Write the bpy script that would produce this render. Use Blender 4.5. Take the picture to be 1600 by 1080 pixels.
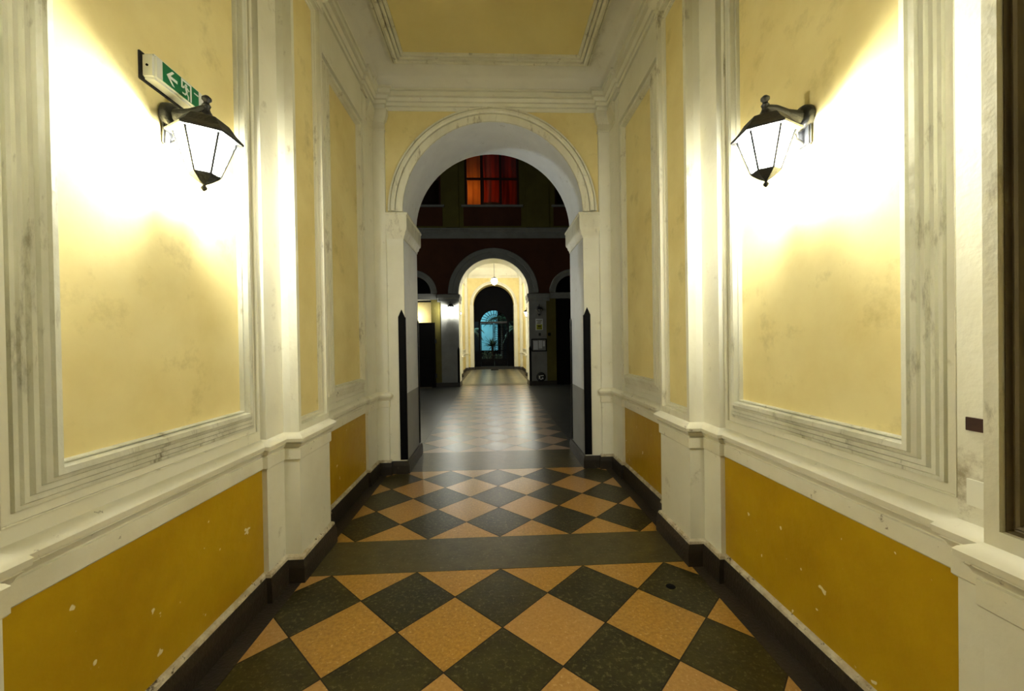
import bpy, bmesh, math, random
from mathutils import Vector, Matrix

# ------------------------------------------------------------------ clearing
for o in list(bpy.data.objects):
    bpy.data.objects.remove(o)
scene = bpy.context.scene
COL = scene.collection
PI = math.pi
rnd = random.Random(7)

# ------------------------------------------------------------------ camera
cam_data = bpy.data.cameras.new('camera')
cam = bpy.data.objects.new('camera', cam_data)
COL.objects.link(cam)
cam_data.sensor_width = 36.0
cam_data.lens = 630.96 / 1600.0 * 36.0
cam_data.clip_start = 0.02
cam_data.clip_end = 200
RX = Vector((0.9988584, -0.04515286, -0.01559187))
RF = Vector((0.04502575, 0.99895043, -0.00840919))
RU = Vector((0.01595521, 0.00769755, 0.99984308))
cam.matrix_world = Matrix(((RX.x, RU.x, -RF.x, -0.023), (RX.y, RU.y, -RF.y, 0.0), (RX.z, RU.z, -RF.z, 1.55), (0, 0, 0, 1)))
scene.camera = cam

# ------------------------------------------------------------------ world, exposure
world = bpy.data.worlds.new('night')
scene.world = world
world.use_nodes = True
bg = world.node_tree.nodes['Background']
bg.inputs['Color'].default_value = (0.30, 0.36, 0.40, 1)
bg.inputs['Strength'].default_value = 0.035
scene.view_settings.view_transform = 'Standard'
scene.view_settings.look = 'None'
scene.view_settings.exposure = 0.97
scene.view_settings.gamma = 1.0
scene.view_settings.use_curve_mapping = False

LAMP_W = 42.0          # the two lanterns of the passage
LAMP_COL = (1.0, 0.99, 0.86)

# ------------------------------------------------------------------ materials
def mat(name, color, rough=0.6, alt=None, scale=6.0, amt=0.5, dirt=None, dscale=3.0, dlo=0.55, dhi=0.75,
        bump=0.0, bscale=40.0, spec=0.4, metallic=0.0, stretch=None, specks=None):
    m = bpy.data.materials.new(name)
    m.use_nodes = True
    nt = m.node_tree
    N, L = nt.nodes, nt.links
    b = N['Principled BSDF']
    b.inputs['Roughness'].default_value = rough
    b.inputs['Metallic'].default_value = metallic
    b.inputs['Specular IOR Level'].default_value = spec
    geo = N.new('ShaderNodeNewGeometry')
    mp = N.new('ShaderNodeMapping')
    L.new(geo.outputs['Position'], mp.inputs['Vector'])
    if stretch:
        mp.inputs['Scale'].default_value = stretch
    vec = mp.outputs['Vector']
    out = None
    base = N.new('ShaderNodeRGB'); base.outputs[0].default_value = (*color, 1)
    out = base.outputs[0]
    def mix(a, colr, fac):
        x = N.new('ShaderNodeMix'); x.data_type = 'RGBA'
        L.new(fac, x.inputs[0]); L.new(a, x.inputs[6])
        x.inputs[7].default_value = (*colr, 1)
        return x.outputs[2]
    def noise(sc, lo, hi, top=1.0, det=5.0, rough_=0.6):
        n = N.new('ShaderNodeTexNoise'); n.inputs['Scale'].default_value = sc
        n.inputs['Detail'].default_value = det; n.inputs['Roughness'].default_value = rough_
        L.new(vec, n.inputs['Vector'])
        r = N.new('ShaderNodeMapRange')
        r.inputs['From Min'].default_value = lo; r.inputs['From Max'].default_value = hi
        r.inputs['To Max'].default_value = top
        L.new(n.outputs['Fac'], r.inputs['Value'])
        return r.outputs['Result']
    if alt:
        out = mix(out, alt, noise(scale, 0.35, 0.68, amt))
    if dirt:
        out = mix(out, dirt, noise(dscale, dlo, dhi, 1.0, 9.0, 0.68))
    if specks:
        col_s, ssc, slo, shi = specks
        out = mix(out, col_s, noise(ssc, slo, shi, 1.0, 2.0))
    L.new(out, b.inputs['Base Color'])
    if bump:
        n = N.new('ShaderNodeTexNoise'); n.inputs['Scale'].default_value = bscale
        n.inputs['Detail'].default_value = 4
        L.new(geo.outputs['Position'], n.inputs['Vector'])
        bp = N.new('ShaderNodeBump'); bp.inputs['Strength'].default_value = bump
        bp.inputs['Distance'].default_value = 0.01
        L.new(n.outputs['Fac'], bp.inputs['Height'])
        L.new(bp.outputs['Normal'], b.inputs['Normal'])
    return m

M = {}
M['cream'] = mat('cream paint', (0.82, 0.80, 0.66), 0.55, (0.70, 0.67, 0.52), 2.5, 0.6, (0.38, 0.34, 0.23), 6.0, 0.62, 0.80, 0.20, 22)
M['trim'] = mat('worn cream paint', (0.82, 0.80, 0.65), 0.5, (0.64, 0.60, 0.44), 3.5, 0.8, (0.24, 0.20, 0.11), 11.0, 0.58, 0.74, 0.25, 30, stretch=(1, 1, 0.35))
M['grime'] = mat('grimy grey moulding paint', (0.76, 0.75, 0.62), 0.6, (0.48, 0.47, 0.35), 4.0, 0.9, (0.20, 0.17, 0.10), 13.0, 0.57, 0.72, 0.3, 35, stretch=(1, 1, 0.25))
M['rail'] = mat('chipped cream rail paint', (0.84, 0.81, 0.66), 0.42, (0.70, 0.66, 0.48), 3.0, 0.7, (0.17, 0.12, 0.06), 16.0, 0.635, 0.70, 0.2, 25)
M['lip'] = mat('chipped paint edge', (0.66, 0.60, 0.45), 0.5, (0.30, 0.22, 0.11), 14.0, 0.8, (0.08, 0.05, 0.02), 26.0, 0.58, 0.66, 0.5, 60)
M['yellow'] = mat('yellow limewash', (0.83, 0.72, 0.36), 0.75, (0.70, 0.57, 0.24), 1.8, 0.85, (0.36, 0.28, 0.10), 3.2, 0.57, 0.92, 0.15, 16, 0.25)
M['ochre'] = mat('glossy ochre paint', (0.50, 0.315, 0.008), 0.34, (0.36, 0.205, 0.005), 1.8, 0.8, None, bump=0.25, bscale=14, spec=0.35,
                 specks=((0.80, 0.72, 0.45), 13.0, 0.715, 0.735))
M['white'] = mat('white jamb paint', (0.82, 0.84, 0.86), 0.6, (0.70, 0.72, 0.74), 3.0, 0.7, (0.36, 0.35, 0.31), 7, 0.62, 0.8, 0.25, 30)
M['grey'] = mat('grey dado paint', (0.33, 0.33, 0.31), 0.55, (0.27, 0.27, 0.25), 4.0, 0.7, bump=0.2)
M['stone'] = mat('dark skirting stone', (0.026, 0.019, 0.011), 0.45, (0.022, 0.017, 0.012), 6.0, 0.9, (0.11, 0.09, 0.06), 25, 0.62, 0.75, 0.3, 60, 0.5)
M['black'] = mat('black enamel and painted dark', (0.003, 0.003, 0.004), 0.6, bump=0.0, spec=0.08)
M['iron'] = mat('black cast iron', (0.008, 0.009, 0.011), 0.45, (0.02, 0.02, 0.022), 30, 0.5, bump=0.3, bscale=90, spec=0.5)
M['tile_dark'] = mat('dark green terrazzo', (0.030, 0.026, 0.006), 0.34, (0.013, 0.011, 0.003), 9, 0.9, (0.11, 0.10, 0.04), 45, 0.53, 0.66, 0.12, 40, 0.32)
M['tile_light'] = mat('amber terrazzo', (0.42, 0.225, 0.038), 0.30, (0.26, 0.130, 0.018), 55, 0.9, (0.70, 0.50, 0.22), 70, 0.58, 0.72, 0.10, 22, 0.6)
M['tile_pink'] = mat('rosy terrazzo with painted sheen', (0.40, 0.27, 0.17), 0.36, (0.30, 0.19, 0.11), 50, 0.9, (0.55, 0.42, 0.30), 60, 0.58, 0.72, 0.25, 18, 0.9)  # courtyard tiles: whitish floor reflection mixed into the colour
M['tile_sand'] = mat('sand terrazzo with painted sheen', (0.30, 0.27, 0.17), 0.28, (0.22, 0.20, 0.12), 50, 0.9)  # far hall tiles: grazing reflection put into the muted colour
M['tile_grey'] = mat('grey green terrazzo', (0.085, 0.088, 0.070), 0.34, (0.05, 0.052, 0.04), 20, 0.9, bump=0.25, bscale=18, spec=0.9)
M['tile_dark_b'] = mat('olive green terrazzo', (0.042, 0.035, 0.007), 0.34, (0.020, 0.016, 0.004), 9, 0.9, (0.11, 0.10, 0.04), 50, 0.54, 0.68, 0.12, 40, 0.3)
M['tile_light_b'] = mat('warm rose terrazzo', (0.43, 0.240, 0.070), 0.29, (0.33, 0.170, 0.040), 60, 0.9, (0.66, 0.48, 0.26), 70, 0.58, 0.72, 0.12, 30, 0.55)
M['band'] = mat('grey green threshold stone', (0.072, 0.058, 0.019), 0.36, (0.036, 0.029, 0.009), 9, 0.8, (0.14, 0.12, 0.06), 45, 0.56, 0.70, 0.12, 22, 0.35)
M['grout'] = mat('dark grout', (0.02, 0.014, 0.008), 0.6)
M['paving'] = mat('courtyard paving', (0.070, 0.072, 0.066), 0.32, (0.040, 0.042, 0.038), 2.5, 0.8, bump=0.5, bscale=25, spec=0.45)
M['ceiling'] = mat('ceiling ochre plaster', (0.80, 0.68, 0.31), 0.8, (0.72, 0.60, 0.25), 2.0, 0.7, bump=0.15)
M['cove'] = mat('grey beige cove paint', (0.80, 0.78, 0.68), 0.75, (0.70, 0.67, 0.56), 1.5, 0.7, (0.45, 0.40, 0.28), 3.0, 0.6, 0.9, 0.2)
M['redwall'] = mat('red brown facade plaster', (0.095, 0.030, 0.011), 0.85, (0.06, 0.018, 0.008), 1.3, 0.8, bump=0.3)
M['olive'] = mat('olive facade plaster', (0.17, 0.145, 0.03), 0.85, (0.12, 0.095, 0.02), 1.2, 0.8, bump=0.3)
M['fgrey'] = mat('grey facade stone', (0.30, 0.30, 0.28), 0.7, (0.22, 0.22, 0.20), 3.0, 0.8, bump=0.3)
M['door'] = mat('dark painted door', (0.006, 0.005, 0.005), 0.55, (0.01, 0.008, 0.006), 5, 0.6, spec=0.1)
M['brown'] = mat('dark brown paint', (0.060, 0.022, 0.012), 0.5, (0.03, 0.012, 0.008), 20, 0.9)
M['wood'] = mat('dark red window wood', (0.06, 0.015, 0.008), 0.5)
M['plastic'] = mat('white plastic', (0.72, 0.73, 0.68), 0.4)
M['greenp'] = mat('exit sign green', (0.005, 0.16, 0.055), 0.35)
M['whitep'] = mat('sign white', (0.82, 0.84, 0.80), 0.4)
M['yellowp'] = mat('yellow print', (0.50, 0.52, 0.02), 0.5)
M['leaf'] = mat('palm leaf green', (0.05, 0.10, 0.04), 0.45, (0.02, 0.05, 0.02), 9, 0.7)
M['pale_leaf'] = mat('pale leaf', (0.22, 0.30, 0.20), 0.5)
M['trunk'] = mat('palm trunk', (0.05, 0.035, 0.02), 0.8, (0.02, 0.015, 0.01), 20, 0.8, bump=0.8)
M['teal'] = mat('garden wall with painted teal light', (0.30, 0.62, 0.66), 0.8, (0.22, 0.50, 0.56), 1.2, 0.6)  # teal light falling on the wall is put into its colour
M['soil'] = mat('garden earth', (0.05, 0.045, 0.03), 0.9)
M['umber'] = mat('umber moulding with painted shade', (0.22, 0.17, 0.09), 0.6, (0.06, 0.045, 0.02), 5.0, 0.9, (0.40, 0.36, 0.26), 8, 0.58, 0.75, 0.3, 40, stretch=(1, 1, 0.2))  # shade of the near right recess put into the moulding colour
M['patch'] = mat('fresh plaster patch', (0.83, 0.82, 0.70), 0.6)
M['rubber'] = mat('rubber mat', (0.01, 0.01, 0.01), 0.9)

def stain_cream():
    """cream paint with a damp brown bloom in one place, low on the strip near the camera"""
    m = mat('damp stained cream paint', (0.82, 0.80, 0.66), 0.55, (0.70, 0.67, 0.52), 2.5, 0.6, (0.38, 0.34, 0.23), 6.0, 0.62, 0.80, 0.25, 22)
    nt = m.node_tree; N, L = nt.nodes, nt.links
    b = N['Principled BSDF']
    prev = b.inputs['Base Color'].links[0].from_socket
    geo = N.new('ShaderNodeNewGeometry')
    d = N.new('ShaderNodeVectorMath'); d.operation = 'DISTANCE'
    d.inputs[1].default_value = (1.42, 1.20, 1.10)
    L.new(geo.outputs['Position'], d.inputs[0])
    n = N.new('ShaderNodeTexNoise'); n.inputs['Scale'].default_value = 16; n.inputs['Detail'].default_value = 9; n.inputs['Roughness'].default_value = 0.75
    L.new(geo.outputs['Position'], n.inputs['Vector'])
    r = N.new('ShaderNodeMapRange'); r.inputs['From Min'].default_value = 0.0; r.inputs['From Max'].default_value = 0.22
    r.inputs['To Min'].default_value = 0.30; r.inputs['To Max'].default_value = -0.15
    L.new(d.outputs['Value'], r.inputs['Value'])
    a = N.new('ShaderNodeMath'); a.operation = 'ADD'
    L.new(n.outputs['Fac'], a.inputs[0]); L.new(r.outputs['Result'], a.inputs[1])
    r2 = N.new('ShaderNodeMapRange'); r2.inputs['From Min'].default_value = 0.60; r2.inputs['From Max'].default_value = 0.85; r2.inputs['To Max'].default_value = 0.75
    L.new(a.outputs[0], r2.inputs['Value'])
    x = N.new('ShaderNodeMix'); x.data_type = 'RGBA'
    L.new(r2.outputs['Result'], x.inputs[0]); L.new(prev, x.inputs[6]); x.inputs[7].default_value = (0.22, 0.16, 0.06, 1)
    L.new(x.outputs[2], b.inputs['Base Color'])
    return m
M['stained'] = stain_cream()

def glass_lit(name, tr, tint=(1, 1, 1)):
    m = bpy.data.materials.new(name); m.use_nodes = True
    nt = m.node_tree; N, L = nt.nodes, nt.links
    N.clear()
    o = N.new('ShaderNodeOutputMaterial')
    t = N.new('ShaderNodeBsdfTransparent'); t.inputs['Color'].default_value = (*tint, 1)
    u = N.new('ShaderNodeBsdfTranslucent'); u.inputs['Color'].default_value = (0.95, 0.97, 1.0, 1)
    g = N.new('ShaderNodeBsdfGlossy'); g.inputs['Roughness'].default_value = 0.1
    a = N.new('ShaderNodeMixShader'); a.inputs[0].default_value = tr
    L.new(u.outputs[0], a.inputs[1]); L.new(t.outputs[0], a.inputs[2])
    c = N.new('ShaderNodeMixShader'); c.inputs[0].default_value = 0.04
    L.new(a.outputs[0], c.inputs[1]); L.new(g.outputs[0], c.inputs[2])
    L.new(c.outputs[0], o.inputs['Surface'])
    return m
PANE_E = 42.0
def glowing_glass():
    m = glass_lit('frosted lantern glass', 0.75)
    nt = m.node_tree; N, L = nt.nodes, nt.links
    out = [n for n in N if n.type == 'OUTPUT_MATERIAL'][0]
    prev = out.inputs['Surface'].links[0].from_socket
    e = N.new('ShaderNodeEmission'); e.inputs['Color'].default_value = (*LAMP_COL, 1); e.inputs['Strength'].default_value = PANE_E
    a = N.new('ShaderNodeAddShader'); L.new(prev, a.inputs[0]); L.new(e.outputs[0], a.inputs[1]); L.new(a.outputs[0], out.inputs['Surface'])
    return m
M['frosted'] = glowing_glass()
M['pale_glass'] = glass_lit('pendant glass', 0.7)
M['clear'] = glass_lit('clear glass', 0.97)

def emit(name, col, s):
    m = bpy.data.materials.new(name); m.use_nodes = True
    b = m.node_tree.nodes['Principled BSDF']
    b.inputs['Base Color'].default_value = (*col, 1)
    b.inputs['Emission Color'].default_value = (*col, 1)
    b.inputs['Emission Strength'].default_value = s
    return m
M['bulb'] = emit('lit bulb', (1.0, 0.96, 0.88), 60)

def cloth(name, c1, c2):
    m = bpy.data.materials.new(name); m.use_nodes = True
    nt = m.node_tree; N, L = nt.nodes, nt.links; N.clear()
    o = N.new('ShaderNodeOutputMaterial')
    d = N.new('ShaderNodeBsdfDiffuse'); u = N.new('ShaderNodeBsdfTranslucent')
    geo = N.new('ShaderNodeNewGeometry'); n = N.new('ShaderNodeTexNoise'); n.inputs['Scale'].default_value = 3
    L.new(geo.outputs['Position'], n.inputs['Vector'])
    x = N.new('ShaderNodeMix'); x.data_type = 'RGBA'; x.inputs[6].default_value = (*c1, 1); x.inputs[7].default_value = (*c2, 1)
    L.new(n.outputs['Fac'], x.inputs[0])
    L.new(x.outputs[2], d.inputs[0]); L.new(x.outputs[2], u.inputs[0])
    a = N.new('ShaderNodeMixShader'); a.inputs[0].default_value = 0.6
    L.new(d.outputs[0], a.inputs[1]); L.new(u.outputs[0], a.inputs[2]); L.new(a.outputs[0], o.inputs['Surface'])
    return m
M['curt_o'] = cloth('orange curtain cloth', (0.85, 0.24, 0.03), (0.75, 0.15, 0.02))
M['curt_r'] = cloth('red curtain cloth', (0.70, 0.045, 0.012), (0.50, 0.03, 0.01))

# ------------------------------------------------------------------ mesh helpers
def obj(name, bm, m=None, parent=None, smooth=None, kind=None, mats=None):
    bmesh.ops.recalc_face_normals(bm, faces=bm.faces[:])
    me = bpy.data.meshes.new(name)
    bm.to_mesh(me); bm.free()
    for mm in (mats or [m]):
        me.materials.append(M[mm])
    o = bpy.data.objects.new(name, me)
    COL.objects.link(o)
    if parent is not None:
        o.parent = parent
    if kind:
        o['kind'] = kind
    if smooth is not None:
        for p in me.polygons:
            p.use_smooth = True
        me.set_sharp_from_angle(angle=math.radians(smooth))
    return o

def tag(o, label, cat, group=None, kind=None):
    o['label'] = label; o['category'] = cat
    if group: o['group'] = group
    if kind: o['kind'] = kind
    return o

def empty(name, loc, label, cat, group=None, rz=0.0, kind=None):
    o = bpy.data.objects.new(name, None)
    o.empty_display_size = 0.1
    COL.objects.link(o)
    o.location = loc; o.rotation_euler = (0, 0, rz)
    return tag(o, label, cat, group, kind)

def NB(): return bmesh.new()

def box(bm, x0, x1, y0, y1, z0, z1, bevel=0.0):
    vs = [bm.verts.new((x, y, z)) for x in (x0, x1) for y in (y0, y1) for z in (z0, z1)]
    idx = [(0, 1, 3, 2), (4, 6, 7, 5), (0, 4, 5, 1), (2, 3, 7, 6), (0, 2, 6, 4), (1, 5, 7, 3)]
    fs = [bm.faces.new([vs[i] for i in f]) for f in idx]
    if bevel:
        es = list({e for f in fs for e in f.edges})
        bmesh.ops.bevel(bm, geom=es, offset=bevel, segments=2, affect='EDGES', clamp_overlap=True)
    return bm

def B(x0, x1, y0, y1, z0, z1, bevel=0.0):
    return box(NB(), min(x0, x1), max(x0, x1), min(y0, y1), max(y0, y1), z0, z1, bevel)

def prism(bm, pts, a, b, conv):
    """extrude 2-D outline pts between depths a and b; conv(u, v, d) -> xyz"""
    v0 = [bm.verts.new(conv(u, v, a)) for u, v in pts]
    v1 = [bm.verts.new(conv(u, v, b)) for u, v in pts]
    n = len(pts)
    bm.faces.new(v0); bm.faces.new(v1[::-1])
    for i in range(n):
        bm.faces.new((v0[i], v0[(i + 1) % n], v1[(i + 1) % n], v1[i]))
    return bm

def sweep(bm, path, prof, frame, closed=False, caps=True):
    """mitred sweep: path = 2-D points, prof = (s along left normal, n out of plane), frame(u, v, n) -> xyz"""
    n = len(path)
    rings = []
    for i, (x, y) in enumerate(path):
        def dirn(a, b):
            dx, dy = b[0] - a[0], b[1] - a[1]; l = math.hypot(dx, dy); return (dx / l, dy / l)
        d1 = dirn(path[i - 1], path[i]) if (closed or i > 0) else None
        d2 = dirn(path[i], path[(i + 1) % n]) if (closed or i < n - 1) else None
        if d1 is None: d1 = d2
        if d2 is None: d2 = d1
        n1 = (-d1[1], d1[0]); n2 = (-d2[1], d2[0])
        k = 1 + n1[0] * n2[0] + n1[1] * n2[1]
        mx, my = (n1[0] + n2[0]) / k, (n1[1] + n2[1]) / k
        rings.append([bm.verts.new(frame(x + s * mx, y + s * my, h)) for s, h in prof])
    m = len(prof)
    for i in range(n if closed else n - 1):
        a, b = rings[i], rings[(i + 1) % n]
        for j in range(m - 1):
            bm.faces.new((a[j], a[j + 1], b[j + 1], b[j]))
    if caps and not closed and m > 2:
        bm.faces.new(rings[0]); bm.faces.new(rings[-1][::-1])
    return bm

def lathe(bm, prof, cx=0, cy=0, seg=16, axis='z', cz=0):
    rings = []
    for r, h in prof:
        ring = []
        for k in range(seg):
            a = 2 * PI * k / seg
            if axis == 'z': p = (cx + r * math.cos(a), cy + r * math.sin(a), cz + h)
            elif axis == 'x': p = (cx + h, cy + r * math.cos(a), cz + r * math.sin(a))
            else: p = (cx + r * math.cos(a), cy + h, cz + r * math.sin(a))
            ring.append(bm.verts.new(p))
        rings.append(ring)
    for a, b in zip(rings, rings[1:]):
        for k in range(seg):
            bm.faces.new((a[k], a[(k + 1) % seg], b[(k + 1) % seg], b[k]))
    bm.faces.new(rings[0][::-1]); bm.faces.new(rings[-1])
    return bm

def tube(bm, pts, rads, seg=8):
    pts = [Vector(p) for p in pts]
    if not isinstance(rads, (list, tuple)): rads = [rads] * len(pts)
    rings = []
    for i, p in enumerate(pts):
        t = (pts[min(i + 1, len(pts) - 1)] - pts[max(i - 1, 0)]).normalized()
        a = Vector((0, 0, 1)) if abs(t.z) < 0.9 else Vector((1, 0, 0))
        u = t.cross(a).normalized(); v = t.cross(u)
        rings.append([bm.verts.new(p + rads[i] * (math.cos(2 * PI * k / seg) * u + math.sin(2 * PI * k / seg) * v)) for k in range(seg)])
    for a, b in zip(rings, rings[1:]):
        for k in range(seg):
            bm.faces.new((a[k], a[(k + 1) % seg], b[(k + 1) % seg], b[k]))
    bm.faces.new(rings[0]); bm.faces.new(rings[-1][::-1])
    return bm

flat = lambda u, v, h: (u, v, h)
def wallframe(sg, X):
    """plane of a side wall: u = Y, v = Z, n = out of the wall"""
    return lambda u, v, n: (sg * (X - n), u, v)

def arc(cx, cz, r, a0, a1, n):
    return [(cx + r * math.cos(math.radians(a0 + (a1 - a0) * k / n)), cz + r * math.sin(math.radians(a0 + (a1 - a0) * k / n))) for k in range(n + 1)]

# ------------------------------------------------------------------ dimensions of the passage
XW = 1.44        # side wall face
XS = 1.41        # backing strips of the pilasters
XP = 1.31        # pilaster faces
Y_BACK = -3.3
PIL = [(-1.64, -1.15), (0.555, 1.043), (2.71, 3.19)]
STRIP = [0.145, 0.145, 0.20]     # width of the backing strips
Y_END = 4.88     # front of the arched wall
Y_OUT = 5.72     # its courtyard face
R_ARCH, Z_SPR = 1.08, 3.12
ZC = 4.72        # flat of the ceiling

# ================================================================== SETTING
# ---- floor
D = 0.566
def clip_poly(poly, x0, x1, y0, y1):
    def cut(P, f, g):
        out = []
        for i in range(len(P)):
            a, b = P[i - 1], P[i]
            fa, fb = f(a), f(b)
            if fa * fb < 0:
                t = fa / (fa - fb); out.append((a[0] + t * (b[0] - a[0]), a[1] + t * (b[1] - a[1])))
            if fb >= 0: out.append(b)
        return out
    for f in (lambda p: p[0] - x0, lambda p: x1 - p[0], lambda p: p[1] - y0, lambda p: y1 - p[1]):
        poly = cut(poly, f, None)
        if len(poly) < 3: return None
    return poly

def tile_field(name, x0, x1, y0, y1, yref, gap=0.0045, mats=('tile_dark', 'tile_light', 'tile_dark_b', 'tile_light_b')):
    bmd = NB()
    h = D / 2 - gap
    k0, k1 = int((y0 - yref) / D * 2) - 3, int((y1 - yref) / D * 2) + 3
    for i2 in range(-8, 9):
        for j2 in range(k0, k1):
            if (i2 + j2) % 2 == 0: continue
            cx, cy = i2 * D / 2, yref + j2 * D / 2
            light = (i2 % 2 != 0)
            P = clip_poly([(cx - h, cy), (cx, cy - h), (cx + h, cy), (cx, cy + h)], x0, x1, y0, y1)
            if not P: continue
            dz = rnd.uniform(-0.0006, 0.0006)
            f = bmd.faces.new([bmd.verts.new((x, y, 0.003 + dz)) for x, y in P])
            f.material_index = (1 if light else 0) + (2 if len(mats) > 2 and rnd.random() < 0.4 else 0)
    me_o = obj(name, bmd, mats=list(mats))
    return me_o

fl = obj('floor', B(-9, 9, Y_BACK, 34, -0.25, 0.0), 'grout', kind='structure')
def under(o):
    o.parent = fl
    return o
under(tile_field('tiles', -1.30, 1.30, -3.2, 2.745, 2.745))
under(tile_field('tiles', -1.30, 1.30, 3.205, 4.904, 3.205))
under(tile_field('tiles', -1.13, 1.13, 5.739, 14.39, 5.739, mats=('tile_grey', 'tile_pink')))
under(tile_field('tiles', -1.30, 1.30, 15.2, 23.2, 15.2, mats=('tile_grey', 'tile_sand')))
def slabs(x0, x1, y0, y1, n, m='band'):
    bm = NB(); w = (x1 - x0) / n
    for k in range(n):
        box(bm, x0 + k * w + 0.002, x0 + (k + 1) * w - 0.002, y0 + 0.003, y1 - 0.003, -0.02, 0.0035)
    under(obj('threshold_slab', bm, m))
slabs(-1.42, 1.42, 2.745, 3.205, 1)
slabs(-1.05, 1.05, 4.904, 5.739, 1)
slabs(-1.2, 1.2, 14.39, 15.2, 1)
for sg in (-1, 1):
    for a, b in ((-3.2, 2.745), (3.205, 4.904), (15.2, 23.2)):
        under(obj('border_slab', B(sg * 1.302, sg * 1.55, a, b, -0.02, 0.0025), 'stone'))
    under(obj('courtyard_paving', B(sg * 1.133, sg * 8.9, 5.74, 14.39, -0.02, 0.003), 'paving'))
under(obj('floor_stain', lathe(NB(), [(0.030, 0.0042), (0.022, 0.0052)], cx=1.06, cy=2.47, seg=9), 'black'))
under(obj('garden_earth', B(-8.9, 8.9, 24.2, 33.9, -0.02, 0.004), 'soil'))

# ---- profiles
RAIL = [(-0.02, 0.800), (0.006, 0.800), (0.011, 0.806), (0.011, 0.876), (0.002, 0.879), (0.002, 0.887), (0.014, 0.890), (0.020, 0.904), (0.030, 0.914), (0.026, 0.917), (0.026, 0.922),
        (0.040, 0.925), (0.043, 0.946), (0.036, 0.956), (0.0, 0.981), (-0.02, 0.983)]
BASE = [(-0.02, 0.0), (0.035, 0.0), (0.034, 0.10), (0.024, 0.150), (-0.02, 0.150)]
LIP = [(-0.02, 0.150), (0.022, 0.150), (0.018, 0.166), (0.004, 0.176), (-0.02, 0.178)]
CORN = [(-0.02, 4.315), (0.016, 4.315), (0.018, 4.352), (0.008, 4.354), (0.008, 4.362), (0.034, 4.364), (0.038, 4.398), (0.026, 4.400), (0.026, 4.408), (0.050, 4.410), (0.072, 4.438), (0.060, 4.441), (0.060, 4.449), (0.098, 4.451), (0.100, 4.496), (0.088, 4.498), (0.088, 4.505), (0.116, 4.507), (0.116, 4.524), (-0.02, 4.526)]
FRAME = [(0, -0.01), (0, 0.014), (0.003, 0.020), (0.008, 0.020), (0.011, 0.010), (0.014, 0.030), (0.018, 0.044), (0.038, 0.047), (0.042, 0.036), (0.056, 0.030),
         (0.061, 0.019), (0.078, 0.022), (0.084, 0.010), (0.100, 0.013), (0.105, 0.005), (0.118, 0.005), (0.121, -0.01)]
SFRAME = [(0, -0.01), (0, 0.014), (0.010, 0.014), (0.014, 0.024), (0.030, 0.030), (0.038, 0.018), (0.055, 0.018), (0.060, 0.008), (0.085, 0.006), (0.088, -0.01)]

def side_path(sg, ends=True):
    """polyline of the right wall face travelling +Y (mirrored and reversed for the left)"""
    P = [(XW, Y_BACK)]
    for (a, b), q in zip(PIL, STRIP):
        P += [(XW, a - q), (XS, a - q), (XS, a), (XP, a), (XP, b), (XS, b), (XS, b + q), (XW, b + q)]
    P += [(XW, 4.48), (XS, 4.48), (XS, 4.83), (1.275, 4.83), (1.275, Y_END)]
    return P
def mirror(P, sg):
    return P if sg > 0 else [(-x, y) for x, y in P][::-1]

def ring_frame(bm, y0, y1, z0, z1, prof, fr, sg):
    # outward offset around the rectangle (u=Y, v=Z): travel clockwise so that left normal points outward
    P = [(y0, z0), (y0, z1), (y1, z1), (y1, z0)]
    return sweep(bm, P, prof, fr, closed=True)

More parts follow.
